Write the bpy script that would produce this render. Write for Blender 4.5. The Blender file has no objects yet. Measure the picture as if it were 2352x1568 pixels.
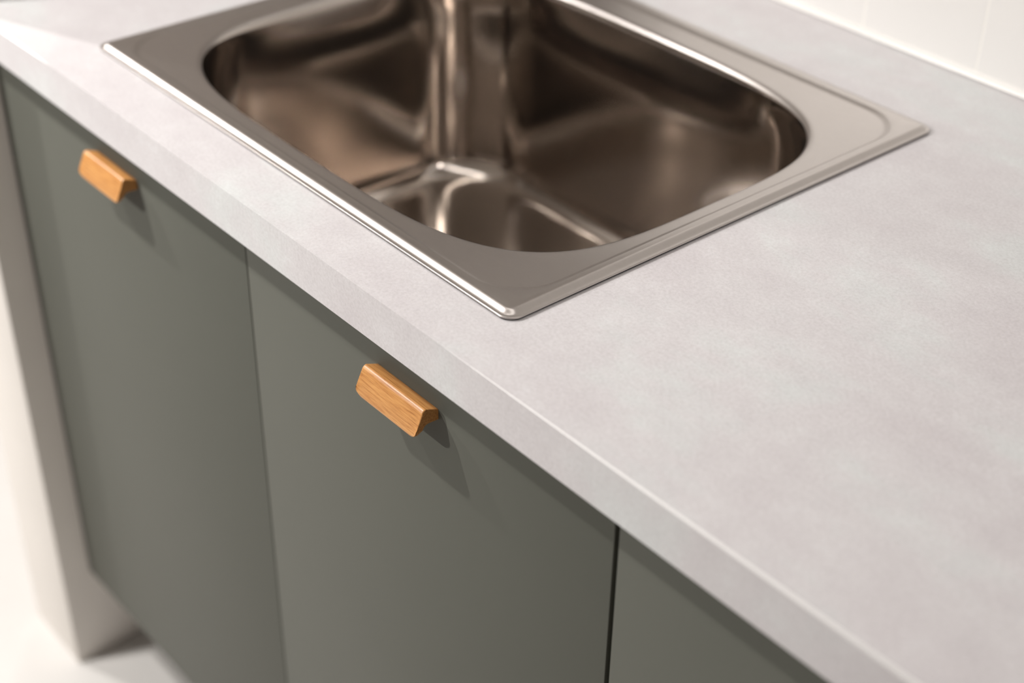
import bpy, bmesh, math
from mathutils import Vector, Matrix, noise

scene = bpy.context.scene
COL = scene.collection

# ------------------------------------------------------------------ camera
cam_d = bpy.data.cameras.new('camera')
cam = bpy.data.objects.new('camera', cam_d)
COL.objects.link(cam)
scene.camera = cam
yaw, pitch, roll = 0.8587, -0.598, 0.0192
fw = Vector((-math.sin(yaw) * math.cos(pitch), math.cos(yaw) * math.cos(pitch), math.sin(pitch)))
r0 = fw.cross(Vector((0, 0, 1))).normalized()
u0 = r0.cross(fw)
rr = r0 * math.cos(roll) + u0 * math.sin(roll)
uu = -r0 * math.sin(roll) + u0 * math.cos(roll)
cam.matrix_world = Matrix(((rr.x, uu.x, -fw.x, 1.1700), (rr.y, uu.y, -fw.y, -0.4811),
                           (rr.z, uu.z, -fw.z, 0.5404), (0, 0, 0, 1)))
cam_d.sensor_width = 36.0
cam_d.lens = 3517.9 / 2352 * 36.0
cam_d.clip_start = 0.02
cam_d.dof.use_dof = True
cam_d.dof.focus_distance = 1.03
cam_d.dof.aperture_fstop = 3.2
cam_d.dof.aperture_blades = 0

# ------------------------------------------------------------------ world and lamps
w = bpy.data.worlds.new('world'); scene.world = w; w.use_nodes = True
w.node_tree.nodes['Background'].inputs[0].default_value = (0.9, 0.93, 1.0, 1)
w.node_tree.nodes['Background'].inputs[1].default_value = 0.1

CEIL = 1.66
def lamp(name, loc, power, radius, color, aim=None, angle=150, blend=0.6):
    l = bpy.data.lights.new(name, 'SPOT')
    l.energy = power; l.color = color; l.shadow_soft_size = radius
    l.spot_size = math.radians(angle); l.spot_blend = blend
    o = bpy.data.objects.new(name, l); COL.objects.link(o); o.location = loc
    if aim:
        o.rotation_euler = (Vector(aim) - Vector(loc)).to_track_quat('-Z', 'Y').to_euler()
    return o
WARM = (1.0, 0.975, 0.945)
lamp('spot_lamp', (-0.44, -0.55, 1.08), 66, 0.018, WARM)
lamp('spot_lamp', (-1.40, -0.50, 1.08), 88, 0.018, WARM)
lamp('spot_lamp', (-1.17, -2.60, 1.44), 275, 0.06, WARM, aim=(-0.3, 0, -0.7), angle=75, blend=1.0)
lamp('spot_lamp', (-1.50, 1.00, 1.62), 22, 0.03, WARM)

def area(name, loc, rot, sx, sy, power, color):
    l = bpy.data.lights.new(name, 'AREA'); l.shape = 'RECTANGLE'; l.size = sx; l.size_y = sy
    l.energy = power; l.color = color
    o = bpy.data.objects.new(name, l); COL.objects.link(o)
    o.location = loc; o.rotation_euler = rot
    return o
# fill light added at an unseen window to raise the ambient level
area('window_fill', (0.6, -4.50, 0.55), (math.radians(90), 0, 0), 3.0, 1.7, 8, (1.0, 0.97, 0.95))

lamp('spot_lamp', (2.15, 0.30, 1.25), 16, 0.05, WARM)  # side lamp added to make the bright streak in the bowl
# unseen strip added above the worktop to brighten counter and tiles
area('fill_strip', (0.82, 0.12, 1.30), (0, 0, 0), 1.9, 0.05, 4.0, WARM)

scene.view_settings.view_transform = 'Standard'
scene.view_settings.look = 'None'
scene.view_settings.gamma = 1.0
scene.view_settings.exposure = 0.0
scene.view_settings.use_curve_mapping = False

# ------------------------------------------------------------------ helpers
def tag(o, label=None, cat=None, group=None, kind=None):
    if label: o['label'] = label
    if cat: o['category'] = cat
    if group: o['group'] = group
    if kind: o['kind'] = kind
    return o

def link(name, bm, mat, parent=None, smooth=False, angle=None):
    me = bpy.data.meshes.new(name)
    bmesh.ops.recalc_face_normals(bm, faces=bm.faces)
    bm.to_mesh(me); bm.free()
    me.materials.append(mat)
    if smooth:
        for p in me.polygons: p.use_smooth = True
    if angle is not None:
        me.set_sharp_from_angle(angle=math.radians(angle))
    o = bpy.data.objects.new(name, me); COL.objects.link(o)
    if parent: o.parent = parent
    return o

def box(bm, x0, x1, y0, y1, z0, z1, bev=0.0, seg=2):
    r = bmesh.ops.create_cube(bm, size=1)
    vs = r['verts']
    for v in vs:
        v.co = Vector(((x0 + x1) / 2 + v.co.x * (x1 - x0), (y0 + y1) / 2 + v.co.y * (y1 - y0), (z0 + z1) / 2 + v.co.z * (z1 - z0)))
    if bev:
        es = list({e for v in vs for e in v.link_edges})
        bmesh.ops.bevel(bm, geom=es, offset=bev, segments=seg, profile=0.5, affect='EDGES')

def boxobj(name, dims, mat, parent=None, bev=0.0):
    bm = bmesh.new(); box(bm, *dims, bev=bev)
    return link(name, bm, mat, parent, smooth=bool(bev), angle=35 if bev else None)

def mat_new(name):
    m = bpy.data.materials.new(name); m.use_nodes = True
    nt = m.node_tree; b = nt.nodes['Principled BSDF']
    return m, nt, b

def coords(nt, scale=(1, 1, 1), obj=True):
    tc = nt.nodes.new('ShaderNodeTexCoord'); mp = nt.nodes.new('ShaderNodeMapping')
    mp.inputs['Scale'].default_value = scale
    nt.links.new(tc.outputs['Object'], mp.inputs['Vector'])
    return mp.outputs['Vector']

def nz(nt, vec, scale, detail=4, rough=0.5, dist=0.0):
    n = nt.nodes.new('ShaderNodeTexNoise')
    n.inputs['Scale'].default_value = scale; n.inputs['Detail'].default_value = detail
    n.inputs['Roughness'].default_value = rough; n.inputs['Distortion'].default_value = dist
    nt.links.new(vec, n.inputs['Vector'])
    return n.outputs['Fac']

def ramp(nt, fac, stops):
    r = nt.nodes.new('ShaderNodeValToRGB')
    el = r.color_ramp.elements
    el[0].position = stops[0][0]; el[0].color = (*stops[0][1], 1)
    el[1].position = stops[-1][0]; el[1].color = (*stops[-1][1], 1)
    for p, c in stops[1:-1]:
        e = el.new(p); e.color = (*c, 1)
    nt.links.new(fac, r.inputs['Fac'])
    return r.outputs['Color']

def mix(nt, fac, a, b, mode='MIX'):
    m = nt.nodes.new('ShaderNodeMix'); m.data_type = 'RGBA'; m.blend_type = mode
    if isinstance(fac, (int, float)): m.inputs[0].default_value = fac
    else: nt.links.new(fac, m.inputs[0])
    for k, v in ((6, a), (7, b)):
        if isinstance(v, tuple): m.inputs[k].default_value = (*v, 1)
        else: nt.links.new(v, m.inputs[k])
    return m.outputs[2]

def bump(nt, b, h, strength, dist):
    bp = nt.nodes.new('ShaderNodeBump')
    bp.inputs['Strength'].default_value = strength; bp.inputs['Distance'].default_value = dist
    nt.links.new(h, bp.inputs['Height']); nt.links.new(bp.outputs['Normal'], b.inputs['Normal'])

# ------------------------------------------------------------------ materials
def m_plain(name, col, rough=0.6, spec=0.5, var=0.03):
    m, nt, b = mat_new(name)
    v = coords(nt)
    c = ramp(nt, nz(nt, v, 6, 5, 0.6), [(0.3, tuple(x * (1 - var) for x in col)), (0.7, tuple(min(1, x * (1 + var)) for x in col))])
    nt.links.new(c, b.inputs['Base Color'])
    b.inputs['Roughness'].default_value = rough
    b.inputs['Specular IOR Level'].default_value = spec
    return m

M_WALL = m_plain('painted_wall', (0.80, 0.77, 0.73), 0.7)
M_PART = m_plain('partition_paint', (0.78, 0.74, 0.695), 0.65)
M_CEIL = m_plain('ceiling_paint', (0.78, 0.74, 0.70), 0.8)
M_TAN = m_plain('tan_wall', (0.46, 0.39, 0.33), 0.8)
M_FLOOR = m_plain('pale_floor', (0.66, 0.64, 0.62), 0.45, 0.4)
M_SILIC = m_plain('silicone_white', (0.86, 0.84, 0.81), 0.22)
M_CARC = m_plain('cabinet_board', (0.03, 0.03, 0.028), 0.6)
M_EDGE_GLINT = m_plain('worktop_edge_highlight', (0.93, 0.915, 0.91), 0.42, 1.0)  # highlight along the front edge, painted as a paler, glossier colour
M_DARK = m_plain('dark_gasket', (0.01, 0.01, 0.01), 0.5)
M_PLINTH = m_plain('plinth_board', (0.12, 0.115, 0.10), 0.5)

def m_green():
    m, nt, b = mat_new('green_lacquer')
    v = coords(nt)
    c = ramp(nt, nz(nt, v, 3, 3, 0.5), [(0.3, (0.098, 0.100, 0.084)), (0.7, (0.105, 0.107, 0.090))])
    nt.links.new(c, b.inputs['Base Color'])
    b.inputs['Roughness'].default_value = 0.55
    b.inputs['Specular IOR Level'].default_value = 0.2
    bump(nt, b, nz(nt, v, 900, 2), 0.04, 0.0005)
    return m
M_GREEN = m_green()

def m_counter():
    m, nt, b = mat_new('concrete_laminate')
    v = coords(nt)
    vs = coords(nt, (1, 1.7, 1))
    big = nz(nt, vs, 5, 5, 0.6, 0.15)
    c1 = ramp(nt, big, [(0.36, (0.585, 0.555, 0.57)), (0.52, (0.62, 0.60, 0.612)), (0.62, (0.625, 0.637, 0.64))])
    med = nz(nt, v, 30, 9, 0.78, 0.1)
    c2 = ramp(nt, med, [(0.34, (0.94, 0.93, 0.93)), (0.56, (1.0, 0.995, 0.99)), (0.66, (1.05, 1.06, 1.055))])
    c = mix(nt, 1.0, c1, c2, 'MULTIPLY')
    fine = nz(nt, v, 420, 4, 0.7)
    c3 = ramp(nt, fine, [(0.32, (0.90, 0.893, 0.888)), (0.52, (1, 1, 1)), (0.68, (1.07, 1.07, 1.07))])
    c = mix(nt, 1.0, c, c3, 'MULTIPLY')
    nt.links.new(c, b.inputs['Base Color'])
    b.inputs['Roughness'].default_value = 0.34
    b.inputs['Specular IOR Level'].default_value = 0.5
    bump(nt, b, fine, 0.15, 0.0006)
    return m
M_COUNTER = m_counter()

def m_tile():
    m, nt, b = mat_new('white_tile')
    tc = nt.nodes.new('ShaderNodeTexCoord')
    sx = nt.nodes.new('ShaderNodeSeparateXYZ'); nt.links.new(tc.outputs['Object'], sx.inputs[0])
    def joint(out, off, pitch_, width):
        a = nt.nodes.new('ShaderNodeMath'); a.operation = 'ADD'; a.inputs[1].default_value = off
        nt.links.new(out, a.inputs[0])
        pp = nt.nodes.new('ShaderNodeMath'); pp.operation = 'PINGPONG'; pp.inputs[1].default_value = pitch_ / 2
        nt.links.new(a.outputs[0], pp.inputs[0])
        mr = nt.nodes.new('ShaderNodeMapRange'); mr.inputs['From Min'].default_value = width * 0.4
        mr.inputs['From Max'].default_value = width; nt.links.new(pp.outputs[0], mr.inputs['Value'])
        return mr.outputs[0]
    jx = joint(sx.outputs['X'], -0.390, 0.1215, 0.0016)
    jz = joint(sx.outputs['Z'], -0.0, 0.1215, 0.0016)
    mn = nt.nodes.new('ShaderNodeMath'); mn.operation = 'MINIMUM'
    nt.links.new(jx, mn.inputs[0]); nt.links.new(jz, mn.inputs[1])
    c = mix(nt, mn.outputs[0], (0.88, 0.86, 0.82), (0.80, 0.785, 0.765))
    nt.links.new(c, b.inputs['Base Color'])
    b.inputs['Roughness'].default_value = 0.3
    bump(nt, b, mn.outputs[0], 0.25, 0.001)
    return m
M_TILE = m_tile()

def m_steel(name, base, rough, scale=(8, 8, 8), r_amp=0.06, bstr=0.05, aniso=0.0):
    m, nt, b = mat_new(name)
    v = coords(nt, scale)
    b.inputs['Metallic'].default_value = 1.0
    n = nz(nt, v, 20, 6, 0.7)
    c = ramp(nt, n, [(0.3, tuple(x * 0.96 for x in base)), (0.7, base)])
    nt.links.new(c, b.inputs['Base Color'])
    mr = nt.nodes.new('ShaderNodeMapRange')
    mr.inputs['To Min'].default_value = rough - r_amp; mr.inputs['To Max'].default_value = rough + r_amp
    nt.links.new(n, mr.inputs['Value']); nt.links.new(mr.outputs[0], b.inputs['Roughness'])
    bump(nt, b, nz(nt, v, 90, 3), bstr, 0.0003)
    return m
M_STEEL = m_steel('brushed_steel_rim', (0.55, 0.51, 0.485), 0.33, (4, 10, 8), 0.015, 0.002)
M_BOWL = m_steel('satin_steel_bowl', (0.505, 0.453, 0.41), 0.14, (4, 4, 10), 0.02, 0.003)

def m_wood():
    m, nt, b = mat_new('oiled_oak')
    v = coords(nt, (1.0, 20, 20))
    g = nz(nt, v, 34, 7, 0.72, 0.35)
    c1 = ramp(nt, g, [(0.35, (0.40, 0.155, 0.040)), (0.5, (0.58, 0.27, 0.082)), (0.68, (0.69, 0.36, 0.125))])
    v2 = coords(nt, (1.0, 40, 40))
    p = nz(nt, v2, 60, 3, 0.6)
    c2 = ramp(nt, p, [(0.33, (0.62, 0.55, 0.5)), (0.45, (1, 1, 1))])
    c = mix(nt, 0.8, c1, c2, 'MULTIPLY')
    nt.links.new(c, b.inputs['Base Color'])
    b.inputs['Roughness'].default_value = 0.36
    b.inputs['Specular IOR Level'].default_value = 0.5
    bump(nt, b, p, 0.12, 0.0003)
    return m
M_WOOD = m_wood()

# ------------------------------------------------------------------ setting
FZ = -0.845
def struct(name, dims, mat, bev=0.0):
    return tag(boxobj(name, dims, mat, bev=bev), kind='structure')
struct('floor', (-4.0, 3.0, -4.62, 2.4, FZ - 0.05, FZ), M_FLOOR)
struct('ceiling', (-4.0, 3.0, -4.62, 2.4, CEIL, CEIL + 0.05), M_CEIL)
struct('wall_back', (-0.279, 3.0, 0.6, 0.72, FZ, CEIL), M_TILE)
struct('wall_rear', (-4.0, -0.279, 2.3, 2.4, FZ, CEIL), M_WALL)
struct('wall_left', (-4.1, -4.0, -4.62, 2.4, FZ, CEIL), M_TAN)
struct('wall_right', (3.0, 3.1, -4.62, 0.72, FZ, CEIL), M_TAN)
# partition end beside the cabinets
pw = struct('wall_partition', (-0.279, -0.168, -0.014, 0.6, FZ, CEIL), M_PART, bev=0.0015)
struct('wall_partition_rear', (-0.279, -0.168, 0.72, 2.3, FZ, CEIL), M_WALL)
# wall behind the camera with a window opening
bm = bmesh.new()
WX0, WX1, WZ0, WZ1 = -0.95, 2.15, -0.32, 1.42
box(bm, -4.0, WX0, -4.72, -4.62, FZ, CEIL); box(bm, WX1, 3.0, -4.72, -4.62, FZ, CEIL)
box(bm, WX0, WX1, -4.72, -4.62, FZ, WZ0); box(bm, WX0, WX1, -4.72, -4.62, WZ1, CEIL)
tag(link('wall_front', bm, M_TAN), kind='structure')
bm = bmesh.new()
for a in (WX0, (WX0 + WX1) / 2 - 0.02, WX1 - 0.04): box(bm, a, a + 0.04, -4.70, -4.64, WZ0, WZ1)
for a in (WZ0, WZ1 - 0.04): box(bm, WX0, WX1, -4.70, -4.64, a, a + 0.04)
tag(link('window_1', bm, M_WALL), kind='structure')

# silicone bead along the tiles
bm = bmesh.new()
prof = [(0.6, 0.0)] + [(0.6 - 0.005 + 0.005 * math.sin(t) , 0.005 - 0.005 * math.cos(t)) for t in [k / 6 * math.pi / 2 for k in range(7)]]
prof = [(0.6, 0.0005), (0.5945, 0.0005), (0.5955, 0.0022), (0.5975, 0.0042), (0.6, 0.0055)]
xs = [-0.168 + i * 0.03 for i in range(68)]
prev = None
for i, x in enumerate(xs):
    s = 1 + 0.25 * noise.noise(Vector((x * 18, 0, 0)))
    ring = [bm.verts.new((x, 0.6 - (0.6 - y) * s, z * s)) for y, z in prof]
    if prev:
        for k in range(len(ring) - 1): bm.faces.new((prev[k], prev[k + 1], ring[k + 1], ring[k]))
    prev = ring
o = link('trim_1', bm, M_SILIC, smooth=True)
tag(o, kind='structure')

# ------------------------------------------------------------------ worktop with sink cutout
T = 0.0362
X0, X1 = -0.168, 1.275
SX, SY0, SY1 = 0.554, 0.0478, 0.4888
bm = bmesh.new()
gx = [X0, 0.012, SX - 0.012, X1]; gy = [0.0, SY0 + 0.012, SY1 - 0.012, 0.6]
top = {}; bot = {}
for i, x in enumerate(gx):
    for j, y in enumerate(gy):
        top[i, j] = bm.verts.new((x, y, 0)); bot[i, j] = bm.verts.new((x, y, -T))
for i in range(3):
    for j in range(3):
        if (i, j) == (1, 1): continue
        bm.faces.new((top[i, j], top[i + 1, j], top[i + 1, j + 1], top[i, j + 1]))
        bm.faces.new((bot[i, j], bot[i, j + 1], bot[i + 1, j + 1], bot[i + 1, j]))
def side(a, b): bm.faces.new((top[a], top[b], bot[b], bot[a]))
for i in range(3):
    side((i, 0), (i + 1, 0)); side((i, 3), (i + 1, 3)); side((0, i), (0, i + 1)); side((3, i), (3, i + 1))
side((1, 1), (2, 1)); side((2, 1), (2, 2)); side((2, 2), (1, 2)); side((1, 2), (1, 1))
bm.edges.ensure_lookup_table()
fr = [e for e in bm.edges if all(abs(v.co.y) < 1e-6 and abs(v.co.z) < 1e-6 for v in e.verts)]
bmesh.ops.bevel(bm, geom=fr, offset=0.0042, segments=8, profile=0.5, affect='EDGES')
fr = [e for e in bm.edges if all(abs(v.co.y) < 1e-6 and abs(v.co.z + T) < 1e-6 for v in e.verts)]
bmesh.ops.bevel(bm, geom=fr, offset=0.0006, segments=2, profile=0.5, affect='EDGES')
ct = link('worktop', bm, M_COUNTER, smooth=True)
for p in ct.data.polygons:
    if p.area > 0.002 and abs(abs(p.normal.z) + abs(p.normal.y) + abs(p.normal.x) - 1) < 1e-3: p.use_smooth = False
ct.data.materials.append(M_EDGE_GLINT)
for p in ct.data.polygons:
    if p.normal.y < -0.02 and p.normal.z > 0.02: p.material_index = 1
tag(ct, 'pale grey-pink concrete-look laminate worktop around the steel sink', 'worktop')

# ------------------------------------------------------------------ inset sink
sink = bpy.data.objects.new('kitchen_sink', None); COL.objects.link(sink); sink.location = (SX / 2, (SY0 + SY1) / 2, 0)
tag(sink, 'stainless steel inset single-bowl sink set in the pale worktop', 'sink')
def rr_radius(a, b, r, th):
    """polar radius of a rounded rectangle"""
    c, s = abs(math.cos(th)), abs(math.sin(th))
    if c * b <= s * a and s > 1e-9:
        R = b / s; x, y = R * c, b
    else:
        R = a / max(c, 1e-9); x, y = a, R * s
    if x > a - r and y > b - r:
        cx, cy = a - r, b - r
        B = c * cx + s * cy
        R = B + math.sqrt(max(0, B * B - (cx * cx + cy * cy - r * r)))
    return R
def se_radius(a, b, n, th):
    return ((abs(math.cos(th)) / a) ** n + (abs(math.sin(th)) / b) ** n) ** (-1 / n)
HA, HB = SX / 2, (SY1 - SY0) / 2
CX, CY = SX / 2, (SY0 + SY1) / 2
ths = set(round(k * math.pi * 2 / 360, 6) for k in range(360))
ca = math.atan2(HB, HA)
for q in (ca, math.pi - ca, math.pi + ca, 2 * math.pi - ca):
    for k in range(-40, 41): ths.add(round(q + k * 0.0016, 6))
ths = sorted(ths)
def loop_rr(inset, r, z, cx=CX, cy=CY, a=HA, b=HB):
    return [(cx + rr_radius(a - inset, b - inset, r, t) * math.cos(t), cy + rr_radius(a - inset, b - inset, r, t) * math.sin(t), z) for t in ths]
BX, BY, BA, BB = 0.280, 0.261, 0.247, 0.186
def loop_bowl(inset, z, f, n=3.8, r=0.078):
    """f blends the superellipse mouth (0) into the rounded-rectangle well (1)"""
    out = []
    for t in ths:
        R = (1 - f) * se_radius(BA - inset, BB - inset, n, t) + f * rr_radius(BA - inset, BB - inset, r, t)
        out.append((BX + R * math.cos(t), BY + R * math.sin(t), z))
    return out
def skin(name, loops, mat, parent, cap=None, off=(0, 0, 0)):
    bm = bmesh.new(); prev = None
    for lp in loops:
        ring = [bm.verts.new((p[0] - off[0], p[1] - off[1], p[2] - off[2])) for p in lp]
        if prev:
            n = len(ring)
            for k in range(n): bm.faces.new((prev[k], prev[(k + 1) % n], ring[(k + 1) % n], ring[k]))
        prev = ring
    if cap: 
        c = bm.verts.new((cap[0] - off[0], cap[1] - off[1], cap[2] - off[2])); n = len(prev)
        for k in range(n): bm.faces.new((prev[k], prev[(k + 1) % n], c))
    return link(name, bm, mat, parent, smooth=True, angle=70)
S0 = tuple(sink.location)
rim = []
bead = ((0.0024, 0.0014), (0.0006, 0.0012), (0.0, 0.0014), (0.00003, 0.0021), (0.0002, 0.0024), (0.0008, 0.0025), (0.0020, 0.0026), (0.0027, 0.0028),
        (0.0034, 0.0032), (0.0041, 0.0036), (0.0048, 0.0041), (0.0055, 0.0045), (0.0062, 0.0049), (0.0069, 0.0051),
        (0.0077, 0.0052), (0.0088, 0.0051), (0.0104, 0.0049), (0.0124, 0.0048))
for ins, z in bead:
    r = max(0.011 - ins * 0.8, 0.005) if ins < 0.012 else 0.016
    rim.append(loop_rr(ins, r, z))
for ins, r, z in ((0.0130, 0.040, 0.0048), (0.0136, 0.040, 0.0046), (0.0145, 0.040, 0.0041), (0.0155, 0.040, 0.0035), (0.0163, 0.040, 0.0031), (0.0170, 0.040, 0.0029), (0.0178, 0.040, 0.0028)):
    rim.append(loop_rr(ins, r, z))
for ins, z in ((-0.0035, 0.0026), (-0.0015, 0.0024), (0.0, 0.0020), (0.0014, 0.0008), (0.0025, -0.0008)):
    rim.append(loop_bowl(ins, z, 0))
skin('rim', rim, M_STEEL, sink, off=S0)
bowl = []
for ins, z, f in ((0.0025, -0.0008, 0), (0.0034, -0.003, 0), (0.0042, -0.006, 0.05), (0.0055, -0.012, 0.2), (0.0075, -0.020, 0.45), (0.0098, -0.030, 0.7),
                  (0.0118, -0.042, 0.88), (0.0130, -0.055, 0.97), (0.0136, -0.070, 1.0), (0.0142, -0.11, 1.0), (0.0148, -0.15, 1.0), (0.0154, -0.188, 1.0)):
    bowl.append(loop_bowl(ins, z, f))
FR = 0.026
for k in range(1, 9):
    a = k / 8 * math.pi / 2
    bowl.append(loop_bowl(0.0154 + FR * (1 - math.cos(a)), -0.188 - FR * math.sin(a) * 0.98, 1.0, r=0.078))
for ins, z in ((0.055, -0.2146), (0.08, -0.2154), (0.105, -0.2162)):
    bowl.append(loop_bowl(ins, z, 1.0, r=0.078))
DR = 0.045
for R, z in ((0.060, -0.2175), (DR + 0.002, -0.2180), (DR, -0.2185), (DR - 0.001, -0.222)):
    bowl.append([(BX + R * math.cos(t), BY + R * math.sin(t), z) for t in ths])
skin('bowl', bowl, M_BOWL, sink, off=S0)
dr = []
for R, z in ((DR - 0.001, -0.2215), (DR - 0.004, -0.2208), (0.030, -0.2225), (0.026, -0.2270), (0.010, -0.2275)):
    dr.append([(BX + R * math.cos(t), BY + R * math.sin(t), z) for t in ths])
skin('drain_strainer', dr, M_STEEL, sink, cap=(BX, BY, -0.2245), off=S0)
gk = [loop_rr(0.0007, 0.0105, 0.0001), loop_rr(0.0007, 0.0105, 0.0011), loop_rr(0.009, 0.009, 0.0011)]
skin('seal', gk, M_DARK, sink, off=S0)

# ------------------------------------------------------------------ cabinets
DY = 0.020
ZT, ZB = -0.0395, -0.711
HW = 0.0690
def handle_mesh():
    """L-shaped wooden grip: outline in y,z swept along x, lower corners rounded"""
    H, th, fl = 0.0170, 0.0042, 0.0100
    def arc(c, r, a0, a1, n):
        return [(c[0] + r * math.cos(math.radians(a0 + (a1 - a0) * k / n)), c[1] + r * math.sin(math.radians(a0 + (a1 - a0) * k / n))) for k in range(n + 1)]
    # local frame: y=0 door face, z=0 top of the flange at the door, minus y outwards
    pts = [(0.0, -0.0012)]
    r = 0.0042
    sl = math.radians(20)                      # the lip leans outwards towards its lower edge
    cy, cz = -0.0135 + r * 0.9, 0.0030 - r       # centre of the outer fold
    pts += arc((cy, cz), r, 97, 180 + 0 - math.degrees(sl) + 0, 8)
    # direction of the outer lip face, going down
    d = (-math.sin(sl), -math.cos(sl)); nrm = (-math.cos(sl), math.sin(sl))
    ox_, oz_ = pts[-1]
    L = H + 0.0026
    bx_, bz_ = ox_ + d[0] * (L - th / 2), oz_ + d[1] * (L - th / 2)
    for k in range(7):                         # rounded lower edge
        a = math.pi * k / 6
        qx = bx_ - nrm[0] * th / 2 + nrm[0] * th / 2 * math.cos(a) + d[0] * th / 2 * math.sin(a)
        qz = bz_ - nrm[1] * th / 2 + nrm[1] * th / 2 * math.cos(a) + d[1] * th / 2 * math.sin(a)
        pts.append((qx, qz))
    # inner side of the lip up to the flange underside
    ix, iz = pts[-1]
    tz = -fl + 0.0005
    tt = (tz - 0.004 - iz) / (-d[1])
    jx, jz = ix - d[0] * tt, iz - d[1] * tt
    pts += [(jx, jz), (jx + 0.0012, jz + 0.0022), (jx + 0.0030, jz + 0.0036), (jx + 0.0050, jz + 0.0040)]
    pts.append((0.0, -fl))
    H = -min(z for y, z in pts); P = -min(y for y, z in pts)
    bm = bmesh.new()
    rc = 0.0072
    us = [0, 0.0003, 0.0008, 0.0015, 0.0022, 0.003, 0.004, 0.0055, 0.0072]
    xs = [-HW / 2 + u for u in us] + [-HW / 2 + 0.0072 + (HW - 0.0144) * k / 12 for k in range(1, 12)] + [HW / 2 - u for u in reversed(us)]
    prev = None; rings = []
    for x in xs:
        d = min(x + HW / 2, HW / 2 - x)
        lim = -H + (rc - math.sqrt(max(0, rc * rc - (rc - min(d, rc)) ** 2)))
        e = 0.0005 * (1 - min(1, d / 0.0008)) ** 2
        ring = []
        for (y, z) in pts:
            zz = z
            if z < -fl - 0.004:                      # squeeze only the lip
                lo, hi = -H, -fl - 0.004
                zz = hi - (hi - z) * (hi - lim) / (hi - lo)
            cy, cz = -P * 0.45, -fl * 0.4
            yy = y + (0 if y > -0.0001 else (e if y < cy else -e))
            zz = zz + (-e if zz > cz else e)
            ring.append(bm.verts.new((x, yy, zz)))
        rings.append(ring)
    for a, b in zip(rings, rings[1:]):
        n = len(a)
        for k in range(n): bm.faces.new((a[k], a[(k + 1) % n], b[(k + 1) % n], b[k]))
    bm.faces.new(rings[0]); bm.faces.new(list(reversed(rings[-1])))
    return bm
h_first = None
def handle(x, parent):
    global h_first
    if h_first is None:
        h_first = link('handle', handle_mesh(), M_WOOD, parent, smooth=True, angle=40)
        o = h_first
    else:
        o = h_first.copy(); COL.objects.link(o)
    o.parent = parent
    px = parent.parent.location
    o.location = (x - px.x - parent.location.x, DY - px.y - parent.location.y, -0.0752 - px.z - parent.location.z)
    tag(o, 'small L-shaped oak grip')
    return o

def cabinet(xa, xb, doors, label, group):
    root = bpy.data.objects.new('base_cabinet', None); COL.objects.link(root)
    root.location = ((xa + xb) / 2, 0.3, FZ)
    tag(root, label, 'cabinet', group)
    ox, oy, oz = root.location
    bm = bmesh.new()
    y0, y1 = DY + 0.0205, 0.585
    def b(x0, x1, ya, yb, z0, z1): box(bm, x0 - ox, x1 - ox, ya - oy, yb - oy, z0 - oz, z1 - oz)
    b(xa + 0.0005, xa + 0.017, y0, y1, ZB, -T - 0.001); b(xb - 0.017, xb - 0.0005, y0, y1, ZB, -T - 0.001)
    b(xa + 0.017, xb - 0.017, y0, y1, ZB, ZB + 0.016); b(xa + 0.017, xb - 0.017, y1 - 0.006, y1, ZB + 0.016, -T - 0.001)
    link('carcass', bm, M_CARC, root)
    bm = bmesh.new(); box(bm, xa + 0.001 - ox, xb - 0.001 - ox, 0.100 - oy, 0.116 - oy, 0, ZB - oz - 0.0005)
    link('plinth', bm, M_PLINTH, root)
    for (x0, x1, hx) in doors:
        cx = (x0 + x1) / 2
        d = boxobj('door', (x0 - cx, x1 - cx, -0.0095, 0.0095, ZB - (ZB + ZT) / 2, ZT - (ZB + ZT) / 2), M_GREEN, root, bev=0.0007)
        d.location = (cx - ox, DY + 0.0095 - oy, (ZB + ZT) / 2 - oz)
        if hx is not None: handle(hx, d)
    return root
cabinet(-0.168, 0.6888, [(-0.1665, 0.2751, 0.0690), (0.2763, 0.6868, 0.4807)],
        'sage green two-door base cabinet with oak grips under the sink', 'sage green base cabinets')
cabinet(0.6888, 1.27, [(0.6906, 1.268, None)],
        'sage green base cabinet right of the black gap, showing no grip', 'sage green base cabinets')
